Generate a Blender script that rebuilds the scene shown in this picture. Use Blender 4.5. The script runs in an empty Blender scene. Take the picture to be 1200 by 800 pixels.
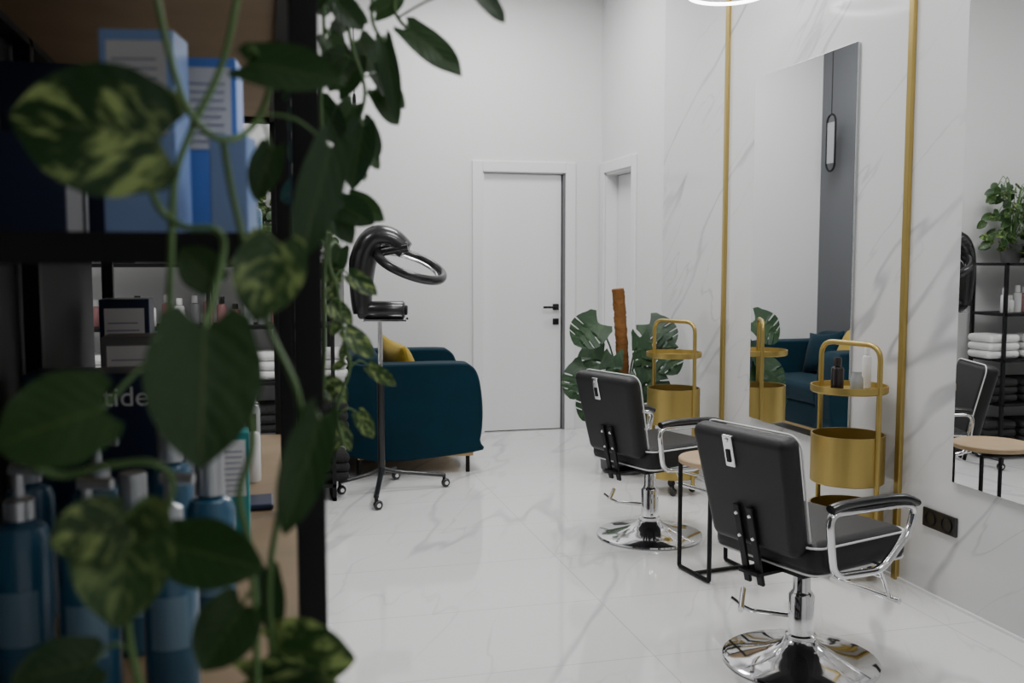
import bpy, bmesh, math, random
from mathutils import Matrix, Vector, Euler
random.seed(4)
rad=math.radians
COL=bpy.context.scene.collection
# ---------------------------------------------------------------- materials
def mat(name,col,rough=.5,metal=0.0,coat=0.0,sheen=0.0,emit=None,estr=0.0,trans=0.0,bump=None,var=0.0,spec=None):
    m=bpy.data.materials.new(name); m.use_nodes=True
    n=m.node_tree.nodes; l=m.node_tree.links; b=n['Principled BSDF']
    b.inputs['Base Color'].default_value=(*col,1); b.inputs['Roughness'].default_value=rough
    b.inputs['Metallic'].default_value=metal; b.inputs['Coat Weight'].default_value=coat
    b.inputs['Sheen Weight'].default_value=sheen; b.inputs['Transmission Weight'].default_value=trans
    if spec is not None: b.inputs['Specular IOR Level'].default_value=spec
    if emit: b.inputs['Emission Color'].default_value=(*emit,1); b.inputs['Emission Strength'].default_value=estr
    tc=n.new('ShaderNodeTexCoord')
    if var>0:
        ns=n.new('ShaderNodeTexNoise'); ns.inputs['Scale'].default_value=6; ns.inputs['Detail'].default_value=3
        l.new(tc.outputs['Object'],ns.inputs['Vector'])
        mx=n.new('ShaderNodeMix'); mx.data_type='RGBA'
        mx.inputs['A'].default_value=(*[c*(1-var) for c in col],1); mx.inputs['B'].default_value=(*[min(1,c*(1+var)) for c in col],1)
        l.new(ns.outputs['Fac'],mx.inputs['Factor']); l.new(mx.outputs['Result'],b.inputs['Base Color'])
    if bump:
        ns=n.new('ShaderNodeTexNoise'); ns.inputs['Scale'].default_value=bump[0]; ns.inputs['Detail'].default_value=4
        l.new(tc.outputs['Object'],ns.inputs['Vector'])
        bp=n.new('ShaderNodeBump'); bp.inputs['Strength'].default_value=bump[1]; bp.inputs['Distance'].default_value=.005
        l.new(ns.outputs['Fac'],bp.inputs['Height']); l.new(bp.outputs['Normal'],b.inputs['Normal'])
    return m
def marble(name,rot,stretch,base=(.80,.80,.81),rough=.1,veinc=(.36,.36,.38),tile=None,off=(0,0,0),s=.55,amt=.75,wid=.014,amt2=.6):
    m=bpy.data.materials.new(name); m.use_nodes=True
    n=m.node_tree.nodes; l=m.node_tree.links; b=n['Principled BSDF']
    tc=n.new('ShaderNodeTexCoord')
    mp0=n.new('ShaderNodeMapping'); mp0.inputs['Rotation'].default_value=rot; mp0.inputs['Location'].default_value=off
    mp=n.new('ShaderNodeMapping'); mp.inputs['Scale'].default_value=stretch
    l.new(tc.outputs['Object'],mp0.inputs['Vector']); l.new(mp0.outputs['Vector'],mp.inputs['Vector'])
    def vein(scale,wid,detail,dist):
        ns=n.new('ShaderNodeTexNoise'); ns.inputs['Scale'].default_value=scale; ns.inputs['Detail'].default_value=detail
        ns.inputs['Distortion'].default_value=dist; ns.inputs['Roughness'].default_value=.45
        l.new(mp.outputs['Vector'],ns.inputs['Vector'])
        a=n.new('ShaderNodeMath'); a.operation='SUBTRACT'; a.inputs[1].default_value=.5; l.new(ns.outputs['Fac'],a.inputs[0])
        c=n.new('ShaderNodeMath'); c.operation='ABSOLUTE'; l.new(a.outputs[0],c.inputs[0])
        r=n.new('ShaderNodeMapRange'); r.interpolation_type='SMOOTHSTEP'; r.inputs['From Min'].default_value=0; r.inputs['From Max'].default_value=wid
        r.inputs['To Min'].default_value=1; r.inputs['To Max'].default_value=0; l.new(c.outputs[0],r.inputs['Value']); return r.outputs[0]
    v1=vein(s,wid,4,.25); v2=vein(s*2.1,wid*.7,4,.4)
    msk=n.new('ShaderNodeTexNoise'); msk.inputs['Scale'].default_value=1.3; l.new(mp0.outputs['Vector'],msk.inputs['Vector'])
    mr=n.new('ShaderNodeMapRange'); mr.inputs['From Min'].default_value=.4; mr.inputs['From Max'].default_value=.6; l.new(msk.outputs['Fac'],mr.inputs['Value'])
    m1=n.new('ShaderNodeMath'); m1.operation='MULTIPLY'; l.new(v2,m1.inputs[0]); l.new(mr.outputs[0],m1.inputs[1])
    m1b=n.new('ShaderNodeMath'); m1b.operation='MULTIPLY'; l.new(m1.outputs[0],m1b.inputs[0]); m1b.inputs[1].default_value=amt2
    mr2=n.new('ShaderNodeMapRange'); mr2.inputs['From Min'].default_value=.62; mr2.inputs['From Max'].default_value=.35; mr2.inputs['To Min'].default_value=.45; l.new(msk.outputs['Fac'],mr2.inputs['Value'])
    m1c=n.new('ShaderNodeMath'); m1c.operation='MULTIPLY'; l.new(v1,m1c.inputs[0]); l.new(mr2.outputs[0],m1c.inputs[1])
    m2=n.new('ShaderNodeMath'); m2.operation='MAXIMUM'; l.new(m1c.outputs[0],m2.inputs[0]); l.new(m1b.outputs[0],m2.inputs[1])
    m3=n.new('ShaderNodeMath'); m3.operation='MULTIPLY'; l.new(m2.outputs[0],m3.inputs[0]); m3.inputs[1].default_value=amt
    cl=n.new('ShaderNodeTexNoise'); cl.inputs['Scale'].default_value=.9; cl.inputs['Detail'].default_value=3; l.new(mp.outputs['Vector'],cl.inputs['Vector'])
    cx=n.new('ShaderNodeMix'); cx.data_type='RGBA'; cx.inputs['A'].default_value=(*base,1); cx.inputs['B'].default_value=(*[c*.9 for c in base],1)
    l.new(cl.outputs['Fac'],cx.inputs['Factor'])
    mx=n.new('ShaderNodeMix'); mx.data_type='RGBA'; mx.inputs['B'].default_value=(*veinc,1)
    l.new(m3.outputs[0],mx.inputs['Factor']); l.new(cx.outputs['Result'],mx.inputs['A'])
    out=mx.outputs['Result']
    if tile:
        br=n.new('ShaderNodeTexBrick'); br.offset=0; br.inputs['Scale'].default_value=1; br.inputs['Brick Width'].default_value=tile[0]; br.inputs['Row Height'].default_value=tile[1]
        br.inputs['Mortar Size'].default_value=.0018; br.inputs['Mortar Smooth'].default_value=0
        br.inputs['Color1'].default_value=(0,0,0,1); br.inputs['Color2'].default_value=(0,0,0,1); br.inputs['Mortar'].default_value=(1,1,1,1)
        l.new(tc.outputs['Object'],br.inputs['Vector'])
        m4=n.new('ShaderNodeMix'); m4.data_type='RGBA'; m4.inputs['B'].default_value=(.5,.5,.51,1)
        l.new(br.outputs['Color'],m4.inputs['Factor']); l.new(out,m4.inputs['A']); out=m4.outputs['Result']
    l.new(out,b.inputs['Base Color']); b.inputs['Roughness'].default_value=rough
    return m
M=dict(
 white=mat('wall_white',(.78,.78,.78),.6,bump=(60,.05)), ceil=mat('ceiling_white',(.8,.8,.8),.8),
 doorw=mat('door_white',(.83,.83,.835),.4), gap_shade=mat('door_gap_shade',(.16,.16,.17),.6),  # dark grey is shade painted around the door leaf
 grey=mat('wall_grey_blue',(.115,.12,.13),.6,bump=(50,.05)), dark=mat('wall_charcoal',(.03,.031,.035),.7,bump=(50,.1)),
 black=mat('black_metal',(.010,.010,.011),.5,.2,spec=.3), blackp=mat('black_plastic',(.010,.010,.011),.28,coat=.3),
 leather=mat('black_leather',(.014,.014,.015),.48,bump=(300,.25),spec=.35), piping=mat('white_piping',(.75,.75,.75),.4),
 chrome=mat('chrome',(.80,.80,.81),.07,1.0), gold=mat('gold_paint',(.46,.34,.105),.36,.72,bump=(80,.05)), 
 velvet=mat('teal_velvet',(.001,.022,.038),.8,sheen=.08,var=.3,spec=.15), brass=mat('brass_trim',(.45,.32,.15),.4,.6),
 mustard=mat('mustard_fabric',(.40,.27,.02),.85,sheen=.15,var=.2,bump=(120,.4)),
 mirror=mat('mirror_glass',(.90,.91,.91),.0,1.0), medge=mat('mirror_edge',(.55,.57,.58),.2,.6),
 wood=mat('shelf_wood',(.23,.16,.09),.5,var=.3), woodd=mat('table_wood',(.42,.30,.18),.45,var=.3),
 coir=mat('coir_fibre',(.22,.10,.035),.98,var=.6,bump=(90,1.0),spec=.1), pot=mat('planter_grey',(.12,.12,.12),.6), soil=mat('soil',(.03,.02,.012),.95,bump=(60,1)),
 stem=mat('vine_stem',(.10,.19,.06),.5,var=.3), stemd=mat('dark_stem',(.03,.09,.03),.5,var=.3),
 boxl=mat('carton_light_blue',(.32,.48,.88),.4,var=.12), boxb=mat('carton_blue',(.12,.28,.80),.35,var=.2), boxn=mat('carton_navy',(.015,.025,.07),.35,var=.2),
 boxg=mat('carton_grey',(.16,.16,.17),.6,var=.1), teal=mat('carton_teal',(.02,.30,.32),.4), label=mat('paper_label',(.78,.79,.82),.6,var=.05), ink=mat('label_ink',(.30,.32,.42),.6),
 bblue=mat('bottle_blue',(.035,.12,.21),.25,coat=.4), blab=mat('bottle_print',(.14,.24,.33),.4), silver=mat('silver_cap',(.55,.57,.6),.3,.8), bwhite=mat('bottle_white',(.75,.75,.75),.35), bdark=mat('bottle_dark',(.02,.015,.015),.25), bpink=mat('bottle_rose',(.45,.22,.22),.35), 
 towel=mat('white_towel',(.75,.75,.74),.95,bump=(90,1)), towelb=mat('black_towel',(.02,.02,.02),.95,bump=(90,1)),
 glass=mat('jar_glass',(.35,.37,.38),.1,coat=.5), oglass=mat('pendant_glass',(.35,.36,.38),.3), led=mat('led_tube',(1,1,1),.4,emit=(1,1,1),estr=10),
)
def leafmat(name,c1,c2,light,rough=.38,bs=.25):
    m=bpy.data.materials.new(name); m.use_nodes=True
    n=m.node_tree.nodes; l=m.node_tree.links; b=n['Principled BSDF']
    def attr(a):
        x=n.new('ShaderNodeAttribute'); x.attribute_name=a; return x.outputs['Fac']
    S=attr('ls'); T=attr('lt'); V=attr('vari'); Rn=attr('rnd')
    ab=n.new('ShaderNodeMath'); ab.operation='ABSOLUTE'; l.new(S,ab.inputs[0])
    sh=n.new('ShaderNodeMath'); sh.operation='MULTIPLY_ADD'; l.new(ab.outputs[0],sh.inputs[0]); sh.inputs[1].default_value=-.35; l.new(T,sh.inputs[2])
    cb=n.new('ShaderNodeCombineXYZ'); 
    s2=n.new('ShaderNodeMath'); s2.operation='MULTIPLY'; l.new(S,s2.inputs[0]); s2.inputs[1].default_value=1.5
    t2=n.new('ShaderNodeMath'); t2.operation='MULTIPLY'; l.new(sh.outputs[0],t2.inputs[0]); t2.inputs[1].default_value=3.8
    r2=n.new('ShaderNodeMath'); r2.operation='MULTIPLY'; l.new(Rn,r2.inputs[0]); r2.inputs[1].default_value=37
    l.new(s2.outputs[0],cb.inputs[0]); l.new(t2.outputs[0],cb.inputs[1]); l.new(r2.outputs[0],cb.inputs[2])
    ns=n.new('ShaderNodeTexNoise'); ns.inputs['Scale'].default_value=1.2; ns.inputs['Detail'].default_value=4; ns.inputs['Roughness'].default_value=.6; ns.inputs['Distortion'].default_value=.4; l.new(cb.outputs[0],ns.inputs['Vector'])
    mr=n.new('ShaderNodeMapRange'); mr.inputs['From Min'].default_value=.49; mr.inputs['From Max'].default_value=.62; l.new(ns.outputs['Fac'],mr.inputs['Value'])
    mv=n.new('ShaderNodeMath'); mv.operation='MULTIPLY'; l.new(mr.outputs[0],mv.inputs[0]); l.new(V,mv.inputs[1])
    mx=n.new('ShaderNodeMix'); mx.data_type='RGBA'; mx.inputs['A'].default_value=(*c1,1); mx.inputs['B'].default_value=(*c2,1); l.new(Rn,mx.inputs['Factor'])
    my=n.new('ShaderNodeMix'); my.data_type='RGBA'; l.new(mx.outputs['Result'],my.inputs['A']); my.inputs['B'].default_value=(*light,1); l.new(mv.outputs[0],my.inputs['Factor'])
    rb=n.new('ShaderNodeMapRange'); rb.inputs['From Min'].default_value=0; rb.inputs['From Max'].default_value=.06; rb.inputs['To Min'].default_value=.3; rb.inputs['To Max'].default_value=0; l.new(ab.outputs[0],rb.inputs['Value'])
    mz=n.new('ShaderNodeMix'); mz.data_type='RGBA'; l.new(my.outputs['Result'],mz.inputs['A']); mz.inputs['B'].default_value=(*[c*.6 for c in light],1); l.new(rb.outputs[0],mz.inputs['Factor'])
    l.new(mz.outputs['Result'],b.inputs['Base Color']); b.inputs['Roughness'].default_value=rough
    wv=n.new('ShaderNodeMath'); wv.operation='MULTIPLY'; l.new(sh.outputs[0],wv.inputs[0]); wv.inputs[1].default_value=38
    sn=n.new('ShaderNodeMath'); sn.operation='SINE'; l.new(wv.outputs[0],sn.inputs[0])
    s3=n.new('ShaderNodeMath'); s3.operation='MULTIPLY'; l.new(sn.outputs[0],s3.inputs[0]); s3.inputs[1].default_value=.4
    ad=n.new('ShaderNodeMath'); ad.operation='MULTIPLY_ADD'; l.new(ns.outputs['Fac'],ad.inputs[0]); ad.inputs[1].default_value=5; l.new(s3.outputs[0],ad.inputs[2])
    bp=n.new('ShaderNodeBump'); bp.inputs['Strength'].default_value=bs; bp.inputs['Distance'].default_value=.0018; l.new(ad.outputs[0],bp.inputs['Height']); l.new(bp.outputs['Normal'],b.inputs['Normal'])
    tr=n.new('ShaderNodeBsdfTranslucent'); l.new(mz.outputs['Result'],tr.inputs['Color'])
    ms=n.new('ShaderNodeMixShader'); ms.inputs[0].default_value=.2
    l.new(b.outputs[0],ms.inputs[1]); l.new(tr.outputs[0],ms.inputs[2]); l.new(ms.outputs[0],n['Material Output'].inputs['Surface'])
    return m
M['pothos']=leafmat('pothos_leaf',(.020,.055,.017),(.042,.095,.027),(.34,.45,.15))
M['monst']=leafmat('monstera_leaf',(.010,.035,.014),(.02,.06,.02),(.10,.20,.06),.5,.1)
# ---------------------------------------------------------------- geometry helpers
def link(o,parent=None):
    COL.objects.link(o)
    if parent: o.parent=parent
    return o
def empty(name,loc=(0,0,0),rz=0):
    e=bpy.data.objects.new(name,None); e.location=loc; e.rotation_euler=(0,0,rad(rz)); e.empty_display_size=.1
    return link(e)
def finish(name,bm,m,parent,loc=(0,0,0),rot=(0,0,0),smooth=True,ang=35,wn=False):
    me=bpy.data.meshes.new(name); bm.normal_update(); bm.to_mesh(me); bm.free()
    if smooth:
        me.polygons.foreach_set('use_smooth',[True]*len(me.polygons)); me.set_sharp_from_angle(angle=rad(ang))
    o=bpy.data.objects.new(name,me); o.data.materials.append(m); o.location=loc; o.rotation_euler=tuple(rad(a) for a in rot)
    if wn:
        w=o.modifiers.new('wn','WEIGHTED_NORMAL'); w.keep_sharp=True
    return link(o,parent)
def box(name,size,loc,m,parent=None,rot=(0,0,0),bev=0.0,seg=3,taper=None,puff=0.0):
    bm=bmesh.new(); bmesh.ops.create_cube(bm,size=1)
    for v in bm.verts:
        v.co=Vector((v.co.x*size[0],v.co.y*size[1],v.co.z*size[2]))
        if taper and v.co.z<0: v.co.x*=taper[0]; v.co.y*=taper[1]
    if puff>0:
        bmesh.ops.subdivide_edges(bm,edges=bm.edges[:],cuts=7,use_grid_fill=True)
        for v in bm.verts:
            ff=[max(0,1-abs(2*c/s)**2.2) for c,s in zip(v.co,size)]
            a=min(range(3),key=lambda i:size[i]); o=[i for i in range(3) if i!=a]
            k=(ff[o[0]]*ff[o[1]])**.5
            v.co[a]*= (.12+ .88*k)*(1+puff)
            pin=1-.12*(1-abs(2*v.co[o[0]]/size[o[0]])**2)*abs(2*v.co[o[1]]/size[o[1]])**3; v.co[o[1]]*=pin
            pin=1-.12*(1-min(1,abs(2*v.co[o[1]]/size[o[1]]))**2)*abs(2*v.co[o[0]]/size[o[0]])**3; v.co[o[0]]*=pin
    if bev>0 and puff==0: bmesh.ops.bevel(bm,geom=bm.edges[:],offset=bev,segments=seg,profile=.5,affect='EDGES',clamp_overlap=True)
    return finish(name,bm,m,parent,loc,rot,smooth=bev>0 or puff>0,ang=60 if puff==0 else 180,wn=bev>0 and puff==0)
def bx(name,x0,x1,y0,y1,z0,z1,m,parent=None,bev=0,seg=2):
    return box(name,(x1-x0,y1-y0,z1-z0),((x0+x1)/2,(y0+y1)/2,(z0+z1)/2),m,parent,bev=bev,seg=seg)
def lathe(name,prof,m,parent=None,loc=(0,0,0),rot=(0,0,0),n=40,ang=40):
    bm=bmesh.new(); rings=[]
    for r,z in prof:
        if r<1e-5: rings.append([bm.verts.new((0,0,z))])
        else: rings.append([bm.verts.new((r*math.cos(2*math.pi*i/n),r*math.sin(2*math.pi*i/n),z)) for i in range(n)])
    for a,b in zip(rings[:-1],rings[1:]):
        for i in range(n):
            j=(i+1)%n
            if len(a)==1 and len(b)==1: continue
            if len(a)==1: bm.faces.new((a[0],b[j],b[i]))
            elif len(b)==1: bm.faces.new((a[i],a[j],b[0]))
            else: bm.faces.new((a[i],a[j],b[j],b[i]))
    bmesh.ops.recalc_face_normals(bm,faces=bm.faces)
    return finish(name,bm,m,parent,loc,rot,ang=ang)
def cyl(name,r,z0,z1,m,parent=None,xy=(0,0),n=32,b=.002):
    return lathe(name,[(0,z0),(r-b,z0),(r,z0+b),(r,z1-b),(r-b,z1),(0,z1)],m,parent,(xy[0],xy[1],0),n=n)
def smoothpts(pts,closed=False,k=6):
    P=[Vector(p) for p in pts]; out=[]; N=len(P)
    for i in range(N if closed else N-1):
        if closed: a,b,c,d=P[i-1],P[i],P[(i+1)%N],P[(i+2)%N]
        else: a,b,c,d=P[max(i-1,0)],P[i],P[i+1],P[min(i+2,N-1)]
        for j in range(k):
            t=j/k; out.append(.5*((2*b)+(c-a)*t+(2*a-5*b+4*c-d)*t*t+(-a+3*b-3*c+d)*t**3))
    if not closed: out.append(P[-1])
    return out
def fillet(pts,r,k=5,closed=False):
    P=[Vector(p) for p in pts]; N=len(P); out=[]
    for i in range(N):
        if not closed and i in (0,N-1): out.append(P[i]); continue
        a,b,c=P[i-1],P[i],P[(i+1)%N]
        rr=min(r,(a-b).length*.49,(c-b).length*.49)
        s=b+(a-b).normalized()*rr; e=b+(c-b).normalized()*rr
        for j in range(k+1):
            t=j/k; out.append((1-t)**2*s+2*t*(1-t)*b+t*t*e)
    return out
def tubebm(bm,pts,r,n=10,closed=False,radii=None,flat=1.0,flatn=None,fuzz=0.0):
    P=[Vector(p) for p in pts]; N=len(P); rings=[]
    up=None
    for i in range(N):
        if closed: t=(P[(i+1)%N]-P[i-1])
        else: t=(P[min(i+1,N-1)]-P[max(i-1,0)])
        t.normalize()
        if up is None: up=Vector((0,0,1)) if abs(t.z)<.9 else Vector((1,0,0))
        if flatn: up=Vector(flatn)
        x=t.cross(up)
        if x.length<1e-4: x=t.orthogonal()
        x.normalize(); up=x.cross(t).normalized()
        rr=radii[i] if radii else r
        ring=[]
        for j in range(n):
            q=rr*(1+random.uniform(-fuzz,fuzz)) if fuzz else rr
            ring.append(bm.verts.new(P[i]+x*math.cos(2*math.pi*j/n)*q+up*math.sin(2*math.pi*j/n)*q*flat))
        rings.append(ring)
    for i in range(N if closed else N-1):
        a,b=rings[i],rings[(i+1)%N]
        for j in range(n): bm.faces.new((a[j],a[(j+1)%n],b[(j+1)%n],b[j]))
    if not closed: bm.faces.new(rings[0][::-1]); bm.faces.new(rings[-1])
def tube(name,pts,r,m,parent=None,n=10,closed=False,loc=(0,0,0),rot=(0,0,0),flat=1.0,flatn=None,radii=None,fuzz=0.0):
    bm=bmesh.new(); tubebm(bm,pts,r,n,closed,radii,flat,flatn,fuzz)
    bmesh.ops.recalc_face_normals(bm,faces=bm.faces)
    return finish(name,bm,m,parent,loc,rot,ang=50)
def torus(name,R,r,m,parent=None,loc=(0,0,0),rot=(0,0,0),flat=1.0,n=48):
    return tube(name,[(R*math.cos(2*math.pi*i/n),R*math.sin(2*math.pi*i/n),0) for i in range(n)],r,m,parent,12,True,loc,rot,flat=flat,flatn=(0,0,1))
class Leaves:
    def __init__(s): s.v=[];s.f=[];s.s=[];s.t=[];s.va=[];s.r=[]
    def grid(s,base,tip,W,nrm,vari,rows,prof,cols=3,lobe=.13,fold=.18,curl=.12,wave=.0,rn=None,sweep=0.0):
        base=Vector(base); tip=Vector(tip); d=tip-base; L=d.length; y=d.normalized()
        n=Vector(nrm); n=(n-y*n.dot(y)); n=n.normalized() if n.length>1e-4 else y.orthogonal().normalized()
        x=y.cross(n); o=len(s.v); rn=random.random() if rn is None else rn; nc=2*cols+1; ph=random.random()*6
        for t in rows:
            w=W*.5*prof(t)
            for c in range(nc):
                q=(c-cols)/cols
                yy=t-lobe*abs(q)**1.3*math.exp(-t*5)+ (0.03*abs(q)*math.sin(t*3.1)) + sweep*abs(q)*(w/(W*.5))*math.sin(math.pi*t)
                zz=fold*w*abs(q)**1.2 - curl*L*t*t + curl*.45*L*t + wave*L*math.sin(t*9+ph+q*2)*abs(q)
                s.v.append(base+y*(yy*L)+x*(q*w)+n*zz); s.s.append(q); s.t.append(t); s.va.append(vari); s.r.append(rn)
        for i in range(len(rows)-1):
            for c in range(nc-1):
                a=o+i*nc+c; s.f.append((a,a+1,a+1+nc,a+nc))
    def heart(s,base,tip,W,nrm=(0,-1,.2),vari=0,curl=.12,fold=.18):
        rows=[0,.04,.09,.16,.24,.33,.43,.53,.63,.72,.80,.87,.92,.96,.985,1]
        def prof(t):
            b=max(0,math.sin(math.pi*min(1,t)**.66))**.62
            if t>.8: b*=1-.25*((t-.8)/.2)
            if t<.12: b=max(b,.0)*.75+.45*(1-t/.12)+.25*b*(t/.12)
            return b if t<1 else .01
        s.grid(base,tip,W,nrm,vari,rows,prof,4,.16,fold,curl,.014)
    def monst(s,base,tip,W,nrm):
        def env(t): return (max(0,math.sin(math.pi*t**.62))**.5 if t<1 else .01)*(1 if t>=.12 else .7)+ (.6*(1-t/.12) if t<.12 else 0)
        cuts=[.36,.56,.75]
        ts=[0,.05,.12,.19,.27,.43,.49,.64,.69,.84,.91,.97,1]
        for c in cuts: ts+= [c-.022,c-.018,c+.010,c+.014]
        ts=sorted(set(ts))
        def prof(t):
            for c in cuts:
                if c-.0185<=t<=c+.0105: return env(t)*.45
            return env(t)
        s.grid(base,tip,W,nrm,.2,ts,prof,3,.24,.12,.22,.02,sweep=.12)
    def build(s,name,m,parent):
        me=bpy.data.meshes.new(name); me.from_pydata([tuple(v) for v in s.v],[],s.f)
        for an,d in (('ls',s.s),('lt',s.t),('vari',s.va),('rnd',s.r)):
            a=me.attributes.new(an,'FLOAT','POINT'); a.data.foreach_set('value',d)
        me.polygons.foreach_set('use_smooth',[True]*len(me.polygons)); me.materials.append(m)
        return link(bpy.data.objects.new(name,me),parent)
# ================================================================= ROOM
XR=2.70; YB=7.70; CH=3.6; XP=.49; YP=6.10
mfloor=marble('floor_marble',(0,0,rad(28)),(1,.22,1),base=(.80,.80,.795),rough=.055,tile=(1.2,.6),off=(.3,.1,0),s=1.2,amt=.55,wid=.016,amt2=.5)
mwall=marble('wall_marble',(rad(40),0,0),(1,.20,1),base=(.71,.71,.715),rough=.14,off=(0,.35,.2),s=1.4,amt=.8,wid=.015,amt2=.5)
bx('floor',-2.7,2.95,-1.6,YB+.2,-.1,0,mfloor)
bx('ceiling',-2.7,2.95,-1.6,YB+.2,CH,CH+.1,M['ceil'])
w=empty('wall_back')
bx('wall_seg_a',XP-.2,1.72,YB,YB+.15,0,CH,M['white'],w); bx('wall_seg_b',2.41,2.95,YB,YB+.15,0,CH,M['white'],w); bx('wall_seg_c',1.72,2.41,YB,YB+.15,2.10,CH,M['white'],w)
w=empty('wall_right')
bx('wall_seg_a',XR+.02,XR+.2,-1.6,6.99,0,CH,M['white'],w); bx('wall_seg_b',XR+.02,XR+.2,7.60,YB+.15,0,CH,M['white'],w); bx('wall_seg_c',XR+.02,XR+.2,6.99,7.60,2.10,CH,M['white'],w)
bx('marble_cladding',XR-.01,XR+.02,-1.6,6.34,0,CH,mwall,w)
bx('wall_pier',-2.7,XP,YP,YP+.12,0,CH,M['white'])
bm=bmesh.new(); q=[(XP-.12,YP+.121),(XP,YP+.121),(.608,YB),(XP-.12,YB)]
lo=[bm.verts.new((a,b,0)) for a,b in q]; hi=[bm.verts.new((a,b,CH)) for a,b in q]
bm.faces.new(lo[::-1]); bm.faces.new(hi)
for i in range(4): bm.faces.new((lo[i],lo[(i+1)%4],hi[(i+1)%4],hi[i]))
finish('wall_grey',bm,M['grey'],None,smooth=False)
bx('wall_left',-2.8,-2.7,-1.6,YB,0,CH,M['white'])
bx('wall_front',-2.7,2.95,-1.7,-1.6,0,CH,M['white'])
bx('wall_partition',-.53,-.45,-1.6,2.9,0,CH,M['dark'])
d=empty('door_1')
bx('leaf',1.735,2.385,YB+.03,YB+.075,.008,2.09,M['doorw'],d,bev=.003)
bx('jamb_left',1.715,1.733,YB,YB+.14,0,2.1,M['doorw'],d); bx('jamb_right',2.393,2.412,YB,YB+.14,0,2.1,M['gap_shade'],d); bx('jamb_top',1.715,2.412,YB,YB+.14,2.094,2.105,M['doorw'],d)  # right jamb coloured dark to paint the shadow line beside the leaf
bx('backing',1.72,2.41,YB+.1,YB+.14,0,2.1,M['gap_shade'],d)
t=.085
bx('architrave_left',1.72-t,1.72,YB-.018,YB+.001,0,2.1+t,M['doorw'],d,bev=.004); bx('architrave_right',2.41,2.41+t,YB-.018,YB+.001,0,2.1+t,M['doorw'],d,bev=.004); bx('architrave_top',1.72,2.41,YB-.018,YB+.001,2.1,2.1+t,M['doorw'],d,bev=.004)
bx('handle_plate',2.315,2.365,YB+.018,YB+.03,.99,1.04,M['black'],d,bev=.002); bx('lock_plate',2.315,2.365,YB+.018,YB+.03,.87,.92,M['black'],d,bev=.002)
tube('handle_lever',fillet([(2.34,YB+.03,1.015),(2.34,YB-.03,1.015),(2.22,YB-.03,1.015)],.012),.010,M['black'],d)
d=empty('door_2')
bx('leaf',XR+.12,XR+.16,7.01,7.58,.008,2.08,M['doorw'],d,bev=.003)
bx('jamb_far',XR+.02,XR+.2,7.585,7.60,0,2.1,M['doorw'],d); bx('jamb_near',XR+.02,XR+.2,6.99,7.005,0,2.1,M['doorw'],d); bx('jamb_top',XR+.02,XR+.2,6.99,7.6,2.085,2.1,M['doorw'],d)
bx('architrave_near',XR+.002,XR+.02,6.99-t,6.99,0,2.1+t,M['doorw'],d,bev=.004); bx('architrave_far',XR+.002,XR+.02,7.60,7.60+t,0,2.1+t,M['doorw'],d,bev=.004); bx('architrave_top',XR+.002,XR+.02,6.99,7.60,2.1,2.1+t,M['doorw'],d,bev=.004)
bx('white_led_line',XR-.022,XR-.01,-1.6,6.34,0,.012,M['doorw'])  # white colour stands in for the bright LED line at the wall foot
for i,(y0,y1) in enumerate(((4.06,5.03),(2.36,3.33),(.66,1.63))):
    e=empty('wall_mirror',(XR-.01,(y0+y1)/2,1.455))
    bx('backing',-.012,0,-(y1-y0)/2+.004,(y1-y0)/2-.004,-.941,.941,M['medge'],e); bx('glass',-.016,-.012,-(y1-y0)/2,(y1-y0)/2,-.945,.945,M['mirror'],e,bev=.0015,seg=1)
for i,y in enumerate((5.385,3.68,1.98)):
    box('trim_%d'%(i+1),(.02,.034,CH),(XR-.02,y,CH/2),M['gold'],bev=.004)
e=empty('wall_socket',(XR-.01,3.405,.327))
box('plate',(.012,.205,.08),(-.006,0,0),M['blackp'],e,bev=.004)
for s in (-.05,.05):
    lathe('socket_ring',[(.032,0),(.032,.004),(.028,.004),(.027,-.004),(0,-.004)],M['black'],e,(-.012,s,0),(0,-90,0))
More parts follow.
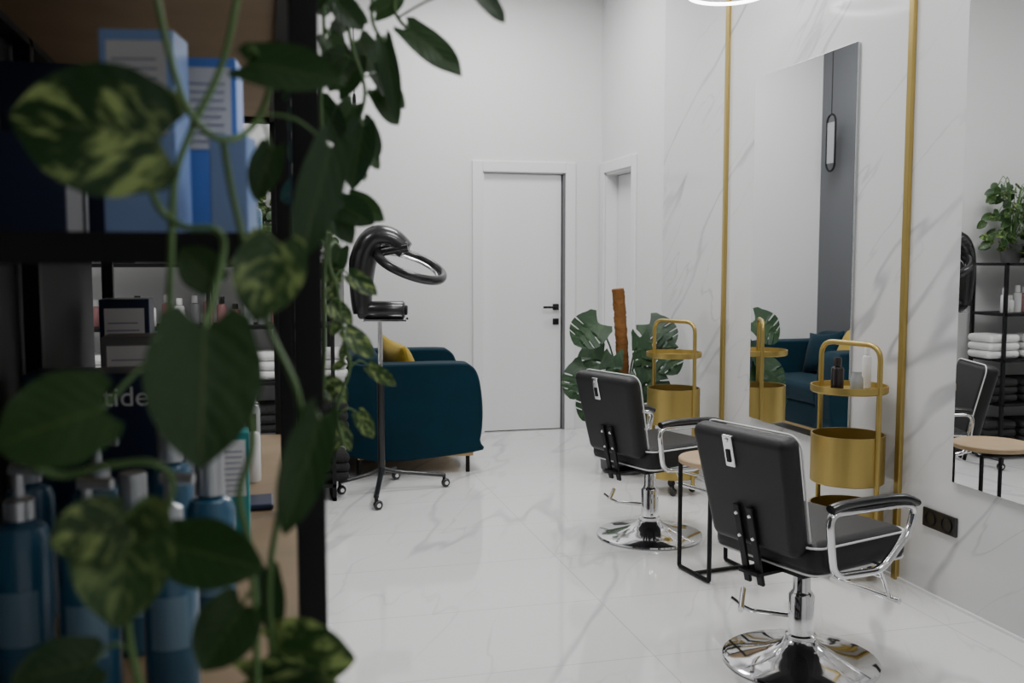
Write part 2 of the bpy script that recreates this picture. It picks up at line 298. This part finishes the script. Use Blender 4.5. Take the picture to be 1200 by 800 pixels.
# ================================================================= SALON CHAIRS
def rrect(a,b,r,z,n=6):
    out=[]
    for cx,cy,s in ((a-r,b-r,0),(-a+r,b-r,90),(-a+r,-b+r,180),(a-r,-b+r,270)):
        for i in range(n+1):
            th=rad(s+90*i/n); out.append((cx+r*math.cos(th),cy+r*math.sin(th),z))
    return out
def chair(x,y,rz):
    e=empty('salon_chair',(x,y,0),rz)
    lathe('base_disc',[(0,0),(.262,0),(.268,.006),(.266,.014),(.25,.02),(.19,.03),(.12,.047),(.07,.068),(.055,.085),(0,.085)],M['chrome'],e,n=64)
    lathe('pump_sleeve',[(.052,.08),(.052,.1),(.044,.105),(.044,.24),(.036,.25),(.03,.26),(.03,.36),(0,.36)],M['chrome'],e)
    tube('pump_lever',fillet([(0,0,.16),(-.10,.16,.155),(-.13,.21,.19)],.03),.008,M['chrome'],e)
    tube('pump_lever_bar',[(-.16,.13,.175),(-.04,.24,.195)],.011,M['chrome'],e)
    box('under_plate',(.30,.28,.03),(0,0,.372),M['black'],e,bev=.005)
    box('seat',(.46,.47,.12),(.028,0,.442),M['leather'],e,bev=.042,seg=5)
    for z in (.398,.486):
        tube('seat_piping',rrect(.2295,.2345,.05,z),.0036,M['piping'],e,8,True,loc=(.028,0,0))
    b=bpy.data.objects.new('backrest_frame',None); link(b,e); b.location=(-.175,0,.455); b.rotation_euler=(0,rad(-13),0)
    box('backrest',(.08,.44,.41),(-.03,0,.205),M['leather'],b,bev=.034,seg=5,taper=(1,.88))
    lp=[(.004,p[0]*(.88+.12*(p[1]+.2)/.4),p[1]+.205) for p in rrect(.216,.202,.05,0)]
    tube('backrest_piping',lp,.0036,M['piping'],b,8,True)
    box('handle_plate',(.012,.042,.11),(-.074,.03,.345),M['chrome'],b,bev=.004)
    box('handle_slot',(.012,.018,.045),(-.079,.03,.33),M['black'],b,bev=.003)
    lathe('rivet',[(0,0),(.008,0),(.006,.004),(0,.005)],M['chrome'],b,(-.081,.03,.385),(0,-90,0),n=16)
    for s in (-.03,.03):
        box('back_bracket',(.012,.028,.28),(-.080,s,.02),M['black'],b,bev=.003)
        for zz in (.05,.13): lathe('bolt',[(0,0),(.007,0),(.005,.004),(0,.005)],M['chrome'],b,(-.087,s,zz),(0,-90,0),n=16)
    box('bracket_foot',(.24,.09,.014),(-.14,0,.362),M['black'],e,bev=.003)
    for s in (-1,1):
        yy=s*.262
        lp=fillet([(-.15,yy,.40),(-.18,yy,.605),(.16,yy,.595),(.245,yy,.58),(.22,yy,.50),(.08,yy,.385)],.05,6,True)
        tube('arm_loop',lp,.012,M['chrome'],e,10,True,flatn=(0,1,0),flat=1.3)
        tube('arm_pad',smoothpts([(-.17,yy,.62),(-.1,yy,.627),(.08,yy,.623),(.19,yy,.612),(.25,yy,.59)]),.019,M['blackp'],e,12,flatn=(0,0,1),flat=.75)
        for xx in (-.12,.08): tube('arm_mount',[(xx,s*.18,.40),(xx,yy,.40)],.008,M['chrome'],e,8)
    for s in (-.11,.11):
        tube('footrest_rod',fillet([(.17,s,.375),(.24,s,.37),(.33,s,.20)],.03),.008,M['chrome'],e)
    tube('footrest_bar',[(.33,-.15,.20),(.33,.15,.20)],.011,M['chrome'],e)
    tube('footrest_cross',[(.285,-.11,.285),(.285,.11,.285)],.006,M['chrome'],e)
    return e
chair(1.80,2.98,17)
chair(1.89,4.58,19)
# ================================================================= SMALL TABLE
e=empty('side_table',(1.96,3.95,0),8)
lathe('table_top',[(0,.50),(.175,.50),(.18,.505),(.18,.52),(.175,.525),(0,.525)],M['woodd'],e,n=48)
for sx in (-.125,.125):
    lp=fillet([(sx,-.12,.49),(sx,-.12,.012),(sx,.12,.012),(sx,.12,.49)],.01)
    tube('leg_frame',lp,.010,M['black'],e,8)
tube('rail_1',[(-.125,.0,.012),(.125,.0,.012)],.010,M['black'],e,8); tube('rail_2',[(-.125,-.12,.485),(.125,-.12,.485)],.010,M['black'],e,8); tube('rail_3',[(-.125,.12,.485),(.125,.12,.485)],.010,M['black'],e,8)
# ================================================================= GOLD CARTS
def cart(x,y,rz):
    e=empty('gold_trolley',(x,y,0),rz)
    r=.158
    tube('frame',fillet([(-r-.004,0,.05),(-r-.004,0,1.035),(r+.004,0,1.035),(r+.004,0,.05)],.07,8),.0115,M['gold'],e,12)
    lathe('top_tray',[(0,.82),(.160,.82),(.165,.825),(.165,.852),(.159,.852),(.157,.828),(0,.828)],M['gold'],e,n=56)
    for nm,z0,z1 in (('drum_bin',.42,.635),('bottom_bin',.10,.32)):
        lathe(nm,[(0,z0),(r-.004,z0),(r,z0+.004),(r,z1),(r-.006,z1),(r-.006,z0+.008),(0,z0+.008)],M['gold'],e,n=56)
    for a in (45,135,225,315):
        cx,cy=.12*math.cos(rad(a)),.12*math.sin(rad(a))
        tube('castor_stem',[(cx,cy,.105),(cx,cy,.04)],.006,M['black'],e,8)
        lathe('castor_wheel',[(0,-.01),(.022,-.01),(.025,0),(.022,.01),(0,.01)],M['blackp'],e,(cx,cy,.025),(90,0,0),n=20)
    return e
c1=cart(2.505,3.80,-74); c2=cart(2.39,5.44,-66)
def bottle(name,p,x,y,z,r,h,m,cap,pump=False,lab=True):
    e=bpy.data.objects.new(name,None); link(e,p); e.location=(x,y,z)
    bh=h*.74
    lathe('body',[(0,0),(r*.92,0),(r,.006),(r,bh*.9),(r*.85,bh*.97),(r*.4,bh),(r*.36,bh+.01),(0,bh+.01)],m,e,n=28)
    if pump:
        lathe('collar',[(r*.5,bh+.002),(r*.5,bh+.025),(r*.2,bh+.03),(r*.16,h-.015),(0,h-.015)],cap,e,n=20)
        tube('nozzle',[(-.008,0,h-.01),(.03,-.012,h-.01)],.007,cap,e,8)
    else: lathe('cap',[(0,bh+.002),(r*.6,bh+.002),(r*.6,h-.004),(r*.55,h),(0,h)],cap,e,n=24)
    if lab:
        bm=bmesh.new(); v0=None; N=9
        for i in range(N+1):
            a=rad(-130+80*i/N); 
            p1=bm.verts.new(((r+.0008)*math.cos(a),(r+.0008)*math.sin(a),bh*.30)); p2=bm.verts.new(((r+.0008)*math.cos(a),(r+.0008)*math.sin(a),bh*.62))
            if v0: bm.faces.new((v0[0],p1,p2,v0[1]))
            v0=(p1,p2)
        finish('label',bm,M['blab'],e)
    return e
z=.829
bottle('spray_bottle',c1,.02,-.10,z,.027,.15,M['bdark'],M['bdark'],lab=False)
bottle('lotion_bottle',c1,-.0,.11,z,.020,.20,M['bwhite'],M['bwhite'],lab=False)
lathe('glass_jar',[(0,0),(.026,0),(.028,.004),(.028,.055),(.02,.07),(.02,.085),(0,.085)],M['glass'],c1,(.04,.0,z),n=24)
# ================================================================= SOFA
e=empty('velvet_sofa',(.515,6.27,0),-3)
x0,x1,y0,y1=0,.865,0,1.26
bx('base',x0+.04,x1-.03,y0+.05,y1-.05,.13,.33,M['velvet'],e,bev=.04,seg=4)
bx('backrest',x0,x0+.24,y0+.04,y1-.04,.14,.80,M['velvet'],e,bev=.10,seg=7)
for nm,a,b_ in (('arm_near',y0,y0+.20),('arm_far',y1-.20,y1)):
    bm=bmesh.new(); prof=[(x0+.01,.14),(x1-.05,.14),(x1-.005,.22),(x1+.012,.36),(x1+.008,.50),(x1-.015,.64),(x1-.06,.71),(x1-.15,.73),(x0+.3,.73),(x0+.1,.73),(x0+.01,.70)]
    pf=smoothpts([(p[0],0,p[1]) for p in prof],True,4)
    f1=bm.faces.new([bm.verts.new((p.x,a,p.z)) for p in pf]); r_=bmesh.ops.extrude_face_region(bm,geom=[f1])
    for v in [v for v in r_['geom'] if isinstance(v,bmesh.types.BMVert)]: v.co.y=b_
    bmesh.ops.recalc_face_normals(bm,faces=bm.faces)
    ed=[q for q in bm.edges if abs(q.verts[0].co.y-q.verts[1].co.y)<1e-5]
    bmesh.ops.bevel(bm,geom=ed,offset=.035,segments=4,profile=.5,affect='EDGES',clamp_overlap=True)
    finish(nm,bm,M['velvet'],e,ang=80,wn=True)
bx('seat_cushion',x0+.2,x1+.0,y0+.19,y1-.19,.32,.47,M['velvet'],e,bev=.05,seg=5)
bx('trim_rail',x0+.06,x1-.05,y0+.02,y1-.02,.115,.14,M['brass'],e,bev=.004)
for xx in (x0+.07,x1-.08):
    for yy in (y0+.07,y1-.07): tube('leg',[(xx,yy,.13),(xx,yy,.0)],.014,M['black'],e,12)
box('throw_pillow',(.16,.42,.40),(.38,.44,.665),M['mustard'],e,rot=(8,-20,14),puff=.05)
box('throw_pillow_far',(.14,.38,.36),(.35,.86,.64),M['velvet'],e,rot=(-6,-20,-8),puff=.05)
# ================================================================= HOOD DRYER
DX,DY=.685,5.90
e=empty('hood_dryer',(DX,DY,0),-14.3)
def wl(x,y):
    v=Matrix.Rotation(rad(14.3),2)@Vector((x-DX,y-DY)); return v.x,v.y
for (wx,wy) in ((1.07,5.90),(.60,5.44),(.43,5.86),(.80,6.18)):
    lx,ly=wl(wx,wy)
    tube('base_leg',fillet([(0,0,.14),(lx*.25,ly*.25,.11),(lx,ly,.075)],.05),.016,M['blackp'],e,10,flatn=(0,0,1),flat=.8)
    cyl('castor_stem',.01,.03,.085,M['black'],e,(lx,ly),n=12)
    lathe('castor_wheel',[(0,-.014),(.022,-.014),(.028,-.006),(.028,.006),(.022,.014),(0,.014)],M['blackp'],e,(lx+.01,ly,.028),(90,0,30),n=24)
    lathe('castor_hub',[(0,-.016),(.012,-.016),(.012,.016),(0,.016)],M['chrome'],e,(lx+.01,ly,.028),(90,0,30),n=16)
cyl('pole_lower',.022,.10,.72,M['blackp'],e); cyl('pole_collar',.029,.70,.74,M['blackp'],e); cyl('pole_upper',.014,.7,1.04,M['chrome'],e)
box('tray',(.26,.16,.014),(.04,0,1.04),M['chrome'],e,bev=.004)
tube('tray_rim',[(.17,-.06,1.052),(.17,.06,1.052)],.008,M['chrome'],e)
tube('control_unit',[(-.13,0,1.10),(-.12,0,1.10),(.14,0,1.10),(.15,0,1.10)],.055,M['blackp'],e,20,radii=[.045,.055,.055,.045])
lathe('control_knob',[(0,0),(.03,0),(.03,.012),(.026,.016),(0,.016)],M['black'],e,(.15,0,1.10),(0,90,0),n=24)
ap=smoothpts([(-.105,0,1.08),(-.11,0,1.22),(-.10,0,1.36),(-.07,0,1.47),(-.01,0,1.53),(.08,0,1.52),(.16,0,1.455)],k=5)
rr=[.056+.026*math.sin(math.pi*i/(len(ap)-1)) for i in range(len(ap))]
tube('hood_arm',ap,.05,M['blackp'],e,16,radii=rr,flatn=(0,1,0),flat=1.3)
tube('hood_arm_vent',smoothpts([(-.155,-.05,1.28),(-.16,-.05,1.40),(-.12,-.05,1.50)]),.012,M['black'],e)
h=bpy.data.objects.new('hood_ring_frame',None); link(h,e); h.location=(.19,-.03,1.37); h.rotation_euler=(rad(14),rad(22),0)
torus('hood_ring',.205,.024,M['blackp'],h,flat=1.2); torus('hood_ring_inner',.174,.014,M['chrome'],h,loc=(0,0,-.012),flat=.7)
tube('hood_ring_mount',[(-.19,0,.01),(-.05,0,.10)],.03,M['blackp'],h,12)
# ================================================================= MONSTERA
e=empty('monstera_plant',(2.31,6.06,0))
lathe('planter',[(0,0),(.13,0),(.15,.02),(.17,.30),(.16,.30),(.15,.27),(0,.27)],M['pot'],e,n=40)
lathe('soil',[(0,.272),(.15,.272)],M['soil'],e,n=24)
rx=Vector((.93,-.36,0)); tw=Vector((-.36,-.93,0))
pp=[tuple(tw*.06*(z_-.25)/.95+rx*(.0-.045*((z_-.25)/.95)**2)+Vector((0,0,z_))) for z_ in [.25+.0125*k for k in range(78)]]
tube('moss_pole',pp,.040,M['coir'],e,18,fuzz=.10,flatn=(0,1,0))
lv=Leaves(); bm=bmesh.new()
for (a,zb,da,dz,b,w_,nx) in ((-.17,.99,-.15,-.12,.10,.25,.3),(-.20,.82,-.05,-.21,.02,.19,-.5),(-.25,.70,-.10,-.18,.12,.22,.1),(-.07,.78,-.03,-.21,.16,.17,-.6),(.10,.90,.03,-.22,.10,.16,.5),(.16,.98,.16,-.12,-.02,.23,0),
     (.20,.84,.14,-.16,.05,.23,-.2),(.14,.70,.11,-.21,.16,.22,.4),(-.02,.66,-.08,-.20,.2,.22,0),(.05,.56,.08,-.22,.22,.23,-.2),(-.14,.58,-.12,-.19,.2,.22,.3)):
    b0=rx*a+tw*b+Vector((0,0,zb)); t0=b0+rx*da+tw*.10+Vector((0,0,dz))
    lv.monst(b0,t0,w_,(-.3+nx,-.85,.65+random.uniform(-.2,.4)))
    tubebm(bm,smoothpts([(0,0,.27),(b0.x*.45,b0.y*.45,.27+(zb-.27)*.7),tuple(b0)],k=5),.006,6)
finish('stems',bm,M['stemd'],e); lv.build('leaves',M['monst'],e)
# ================================================================= REAR RACK
e=empty('storage_rack',(0,0,0))
rx0,rx1,ry0,ry1=-1.0,.40,5.70,6.05
for xx in (rx0,(rx0+rx1)/2,rx1-.022):
    for yy in (ry0,ry1-.022): bx('post',xx,xx+.022,yy,yy+.022,0,1.38,M['black'],e)
    bx('foot_rail',xx,xx+.022,ry0,ry1,.0,.02,M['black'],e)
for zz in (.10,.40,.71,1.03,1.38): bx('shelf_board',rx0,rx1,ry0,ry1,zz-.02,zz,M['black'],e)
for zz,items in ((1.03,'b'),(.71,'t'),(.40,'k'),(.10,'k')):
    x=rx0+.1
    while x<rx1-.1:
        if items=='b':
            bottle('product_bottle',e,x,ry0+.08+random.random()*.15,zz,.028,.11+random.random()*.08,random.choice([M['bwhite'],M['bwhite'],M['glass'],M['bpink']]),random.choice([M['bdark'],M['bwhite']]),lab=False); x+=.075
        else:
            for q in range(3): box('folded_towel',(.26,.24,.055),(x+.05,ry0+.16,zz+.03+q*.056),M['towel'] if items=='t' else M['towelb'],e,rot=(0,0,random.uniform(-3,3)),bev=.025,seg=4)
            x+=.30
e=empty('potted_ivy',(.0,5.90,1.381))
lv=Leaves(); bm=bmesh.new()
for cx in (-.75,-.45,-.15,.2):
    lathe('pot',[(0,0),(.06,0),(.08,.13),(.07,.13),(.065,.11),(0,.11)],M['pot'],e,(cx,0,0),n=24)
    for i in range(130):
        a=random.uniform(0,6.28); r_=random.uniform(.03,.24); q=Vector((cx+r_*math.cos(a),min(.12,r_*math.sin(a)*.7)-.04,.22+random.uniform(-.16,.34)*(1.1-r_)))
        dd=Vector((math.cos(a),math.sin(a)-.4,random.uniform(-.9,.1))).normalized()*.075
        if q.y+dd.y>.18: dd.y=-.02
        if q.x+dd.x>.46: continue
        if q.z+dd.z<.03: dd.z=.02
        lv.heart(q,q+dd,.058,(random.uniform(-.4,.4),-1,.6),random.choice((0,.3,1)))
        if i%4==0: tubebm(bm,smoothpts([(cx,0,.11),(q.x*.5+cx*.5,q.y*.5,q.z+.05),tuple(q)],k=3),.003,5)
finish('stems',bm,M['stem'],e); lv.build('leaves',M['pothos'],e)
# ================================================================= NEAR SHELF UNIT
e=empty('shelving_unit',(0,0,0))
sx0,sx1,sy0,sy1=-.44,.062,1.05,3.02
pw=.030
for xx in (sx0,sx1-pw):
    for yy in (sy0,(sy0+sy1)/2,sy1-pw): bx('post',xx,xx+pw,yy,yy+pw,0,2.3,M['black'],e,bev=.001,seg=1)
for zz in (.12,.48,.88,1.428,1.83,2.3):
    bx('beam_near',sx0+pw,sx1-pw,sy0,sy0+.03,zz-.032,zz,M['black'],e); bx('beam_far',sx0+pw,sx1-pw,sy1-.03,sy1,zz-.032,zz,M['black'],e)
    bx('beam_left',sx0,sx0+.03,sy0+pw,sy1-pw,zz-.03,zz-.001,M['black'],e); bx('beam_right',sx1-.03,sx1,sy0+pw,sy1-pw,zz-.03,zz-.016,M['black'],e)
    bx('board',sx0+.005,sx1-.004,sy0+.03,sy1-.03,zz-.016,zz,M['wood'],e,bev=.001,seg=1)
def carton(name,x,y,z,sx,sy,sz,m,rz=0,lab=True):
    c=empty(name,(x,y,z),rz); box('carton_body',(sx,sy,sz),(0,0,sz/2),m,c,bev=.002,seg=2)
    if lab:
        box('label',(sx*.8,.001,sz*.45),(0,-sy/2-.0006,sz*.72),M['label'],c)
        for i in range(8): box('print_line',(sx*random.uniform(.5,.7),.001,sz*.008),(-sx*.03,-sy/2-.0015,sz*(.54+i*.045)),M['ink'],c)
    return c
T=1.4285
carton('product_carton',-.133,1.30,T,.087,.07,.245,M['boxl'],-10)
carton('product_carton',-.058,1.40,T,.07,.07,.235,M['boxb'],-6)
carton('product_carton',-.030,1.25,T,.045,.05,.12,M['boxl'],-12,False)
carton('product_carton',-.275,1.30,T,.115,.08,.12,M['boxn'],-4,False)
carton('product_carton',-.20,1.62,T,.10,.08,.20,M['boxn'],5)
carton('product_carton',-.33,1.75,T,.12,.10,.28,M['boxn'],0,False)
carton('product_carton',-.34,2.2,T,.12,.12,.22,M['boxg'],0)
bottle('product_bottle',None,-.02,2.6,T,.025,.14,M['bblue'],M['bdark'])
bottle('product_bottle',None,-.09,2.7,T,.025,.16,M['bdark'],M['silver'])
B=.8805
for i,(x,y,r,h,m,pm) in enumerate(((-.203,1.215,.034,.27,'bblue',1),(-.113,1.22,.032,.27,'bblue',1),(-.288,1.27,.035,.28,'bblue',1),(-.075,1.41,.033,.26,'bblue',0),(-.235,1.50,.036,.27,'bblue',1),(-.14,1.55,.033,.29,'bblue',0),(-.33,1.52,.034,.27,'bblue',1),(-.17,1.36,.03,.24,'bblue',0),(-.385,1.30,.03,.26,'bblue',0),(-.385,1.18,.03,.25,'bblue',1))):
    bottle('shampoo_bottle',None,x,y,B,r,h,M[m],M['silver'],pump=bool(pm))
c=carton('product_carton',-.27,1.90,B,.27,.12,.32,M['boxn'],-4,False)
tcv=bpy.data.curves.new('print_text','FONT'); tcv.body='Peptides'; tcv.size=.05; tcv.extrude=.0004; to=bpy.data.objects.new('print_text',tcv); to.data.materials.append(M['label']); link(to,c); to.location=(-.075,-.0615,.262); to.rotation_euler=(rad(90),0,0)
carton('product_carton',-.053,1.78,B,.05,.06,.22,M['teal'],0)
carton('product_carton',-.285,2.36,B,.12,.12,.35,M['boxg'],0)
carton('product_carton',-.34,2.72,B,.12,.12,.42,M['boxn'],0)
for i in range(9):
    bottle('product_bottle',None,-.03-.063*(i%3),2.36+.15*(i//3),B,.02,.16+.02*(i%4),[M['bwhite'],M['bpink'],M['bdark'],M['glass']][i%4],[M['bdark'],M['bwhite']][i%2],lab=False)
box('folded_cloth',(.07,.10,.012),(-.02,2.12,B+.007),M['boxn'],bev=.004)
for i in range(5):
    carton('storage_carton',-.2,1.3+.34*i,.4805,.30,.24,.22,[M['boxg'],M['boxn']][i%2],0); carton('storage_carton',-.2,1.3+.34*i,.1205,.30,.24,.22,[M['boxn'],M['boxg']][i%2],0)
# ================================================================= POTHOS  (leaf base, leaf tip, width, variegation; metres)
data=[(-.073,.803,1.491,-.179,.800,1.506,.094,1),(-.008,.897,1.569,.070,.855,1.553,.048,0),(.064,.924,1.503,.033,.903,1.396,.041,0),(.014,.878,1.414,-.005,.846,1.350,.059,.7),
(-.043,.783,1.348,-.047,.755,1.246,.082,0),(-.112,.744,1.294,-.184,.740,1.273,.067,0),(.044,.806,1.271,.013,.806,1.176,.038,0),(-.102,.786,1.208,-.109,.750,1.131,.072,.4),
(-.107,.777,1.204,-.155,.767,1.191,.048,1),(-.073,.827,1.167,-.004,.788,1.156,.054,0),(-.020,.809,1.119,-.053,.793,1.075,.050,0),(.003,.851,1.064,.069,.813,1.062,.058,1),
(-.018,.834,1.047,.056,.784,1.050,.043,1),(.012,.990,1.507,-.004,.990,1.457,.031,0),(-.130,.784,1.094,-.188,.777,1.087,.046,0),(.001,.857,1.132,.005,.851,1.072,.024,0),
(.195,1.323,1.704,.259,1.280,1.640,.047,0),(.164,1.329,1.687,.179,1.316,1.583,.027,0),(.134,1.327,1.576,.118,1.324,1.493,.043,0),(.102,1.326,1.473,.143,1.293,1.447,.041,0),
(.093,1.348,1.692,.117,1.337,1.636,.036,0),(.264,1.203,1.727,.295,1.192,1.689,.025,0),(.154,1.335,1.726,.192,1.327,1.749,.029,0),(.080,1.344,1.608,.106,1.332,1.551,.038,0),
(.082,1.337,1.540,.074,1.334,1.484,.036,0),(.131,1.518,1.377,.171,1.504,1.347,.029,1),(.118,1.518,1.418,.100,1.523,1.366,.031,0),(.125,1.516,1.290,.165,1.506,1.251,.034,1),
(.159,1.508,1.236,.197,1.498,1.207,.023,1),(.100,1.523,1.333,.134,1.514,1.303,.031,1),(.141,1.512,1.164,.163,1.507,1.125,.026,1),(.112,1.519,1.144,.129,1.515,1.105,.023,1),
(.093,1.524,1.210,.125,1.516,1.183,.037,1),(.082,1.321,1.478,.118,1.311,1.421,.041,0),(.106,1.366,1.628,.142,1.357,1.675,.035,0),(-.043,.940,1.380,-.070,.946,1.411,.039,0),
(.102,1.316,1.732,.135,1.307,1.698,.034,0),(.090,1.525,1.392,.118,1.518,1.366,.031,1)]
STRF=[[(-.087,.900,1.654),(-.073,.896,1.580),(-.058,.892,1.529),(-.033,.895,1.504),(-.005,.930,1.520),(.011,.926,1.560),(-.005,.888,1.582)],
[(-0.010,0.904,1.654),(-0.028,0.902,1.573),(-0.055,0.893,1.512),(-0.069,0.883,1.468),(-0.073,0.868,1.403),(-0.076,0.863,1.332),(-0.070,0.837,1.285)],
[(-0.085,0.815,1.475),(-0.081,0.853,1.445),(-0.061,0.846,1.427),(-0.034,0.839,1.424),(-0.030,0.836,1.403),(-0.043,0.793,1.347)],
[(-0.030,0.907,1.504),(-0.021,0.890,1.447),(0.002,0.865,1.352),(0.025,0.834,1.297),(0.029,0.830,1.261),(0.018,0.829,1.218),(0.005,0.848,1.156),(0.001,0.855,1.109),(0.003,0.849,1.050)],
[(-0.200,0.786,1.278),(-0.157,0.792,1.239),(-0.114,0.792,1.244),(-0.081,0.794,1.242),(-0.072,0.800,1.216),(-0.105,0.791,1.139),(-0.097,0.783,1.067)],
[(-0.013,0.824,1.306),(-0.010,0.818,1.251),(-0.021,0.817,1.209),(-0.014,0.812,1.167),(-0.010,0.806,1.112),(-0.011,0.801,1.043)]]
STRS=[[(0.106,1.353,1.788),(0.122,1.340,1.687),(0.138,1.330,1.619),(0.119,1.350,1.554),(0.103,1.378,1.475),(0.095,1.447,1.405),(0.112,1.519,1.354),(0.120,1.509,1.276),(0.128,1.503,1.237),(0.108,1.506,1.172),(0.116,1.500,1.120)],
[(0.188,1.332,1.788),(0.178,1.329,1.732),(0.195,1.323,1.704)],[(0.155,1.340,1.788),(0.149,1.336,1.720),(0.164,1.329,1.687)],
[(0.084,1.358,1.788),(0.087,1.349,1.698),(0.081,1.343,1.608),(0.084,1.337,1.540),(0.088,1.351,1.474),(0.087,1.425,1.369),(0.092,1.518,1.276),(0.088,1.513,1.198)]]
for strands,front,pot in ((STRF,True,(-.12,1.16)),(STRS,False,(-.02,1.42))):
    e=empty('potted_pothos',(0,0,0)); px_,py_=pot
    lathe('pot',[(0,2.301),(.08,2.301),(.10,2.45),(.092,2.45),(.085,2.42),(0,2.42)],M['bwhite'],e,(px_,py_,0),n=32)
    lv=Leaves(); bm=bmesh.new(); allp=[]
    for s in strands:
        sp=smoothpts(s,k=6); allp+=sp; tubebm(bm,sp,.0030 if front else .0026,7)
        if s[0][2]>1.6: tubebm(bm,smoothpts([(px_,py_,2.42),(s[0][0]*.5+px_*.5,(s[0][1]+py_)/2-.03,2.5),(s[0][0]+.01,s[0][1],2.2),tuple(s[0])],k=5),.003,7)
    for (px,py,pz,qx,qy,qz,w_,g) in data:
        if (py<1.0)!=front: continue
        P=Vector((px,py,pz)); Q=Vector((qx,qy,qz))
        lv.heart(P,Q,w_*1.06,(random.uniform(-.3,.3),-1,random.uniform(-.1,.5)),g,curl=random.uniform(.05,.2))
        n_=min(allp,key=lambda a:(a-P).length+ (0 if a.z>P.z-.01 else .05))
        m_=(n_+P)/2+Vector((0,0,.01)); tubebm(bm,smoothpts([tuple(n_),tuple(m_),tuple(P)],k=4),.0016,6)
    if not front:
        for sidx in (0,3):
            sp=smoothpts(strands[sidx],k=6)
            for i in range(1,len(sp)):
                b0=sp[i]; big=b0.z>1.46
                if (big and i%2) or (not big and i%4): continue
                a=random.uniform(0,6.28)
                dd=Vector((math.cos(a)*.6-(0 if big else .5),random.uniform(-.2,.8),random.uniform(-1,-.1))).normalized()*(random.uniform(.05,.07) if big else random.uniform(.022,.036))
                b1=b0+Vector((dd.x*.4,dd.y*.4,.008)); lv.heart(b1,b1+dd,dd.length*.65,(random.uniform(-.5,.5),-1,.4),0 if big else random.choice((0,.6,1)))
                tubebm(bm,[tuple(b0),tuple(b1)],.0015,5)
    finish('vines',bm,M['stem'],e); lv.build('leaves',M['pothos'],e)
# ================================================================= LAMPS
e=empty('ring_pendant',(2.28,4.60,2.72))
torus('led_ring',.19,.009,M['led'],e)
for a in (0,120,240): tube('wire',[(.19*math.cos(rad(a)),.19*math.sin(rad(a)),0),(0,0,CH-2.72)],.0015,M['black'],e,5)
e=empty('oval_pendant',(.69,7.42,.52))
ov=[(0,.065*math.cos(t_*2*math.pi/32),1.86+ (.17 if math.sin(t_*2*math.pi/32)>0 else -.17)+.065*math.sin(t_*2*math.pi/32)) for t_ in range(32)]
tube('oval_frame',ov,.009,M['black'],e,8,True); tube('cord',[(0,0,2.09),(0,0,CH-.52)],.004,M['black'],e,6)
bx('oval_glass',-.003,.003,-.055,.055,1.69,2.03,M['oglass'],e,bev=.002)
def area(name,loc,size,energy,rot=(0,0,0),col=(1,.995,.985)):
    l=bpy.data.lights.new(name,'AREA'); l.shape='RECTANGLE'; l.size=size[0]; l.size_y=size[1]; l.energy=energy; l.color=col
    o=bpy.data.objects.new(name,l); o.location=loc; o.rotation_euler=tuple(rad(a) for a in rot); link(o)
for i,(x,y,en) in enumerate(((1.6,6.6,41),(1.6,4.6,43),(1.6,2.6,36),(-1.4,4.4,28),(1.4,.4,22))):  # unseen panels added to light the room; the last brightens the near shelf
    b=empty('added_panel_lamp',(x,y,CH-.03)); box('added_panel_frame',(1.04,.64,.03),(0,0,.012),M['doorw'],b,bev=.003)
    area('added_ceiling_light',(x,y,CH-.05),(1.0,.6),en)
w=bpy.data.worlds.new('world'); bpy.context.scene.world=w; w.use_nodes=True
w.node_tree.nodes['Background'].inputs[0].default_value=(.6,.62,.65,1); w.node_tree.nodes['Background'].inputs[1].default_value=.3
cam=bpy.data.cameras.new('camera'); co=bpy.data.objects.new('camera',cam); link(co)
co.location=(0,0,1.4); co.rotation_euler=(rad(90-4.75),0,rad(-14.3)); cam.sensor_width=36; cam.lens=34.5; cam.clip_start=.05
cam.dof.use_dof=True; cam.dof.focus_distance=4.2; cam.dof.aperture_fstop=4.0
bpy.context.scene.camera=co
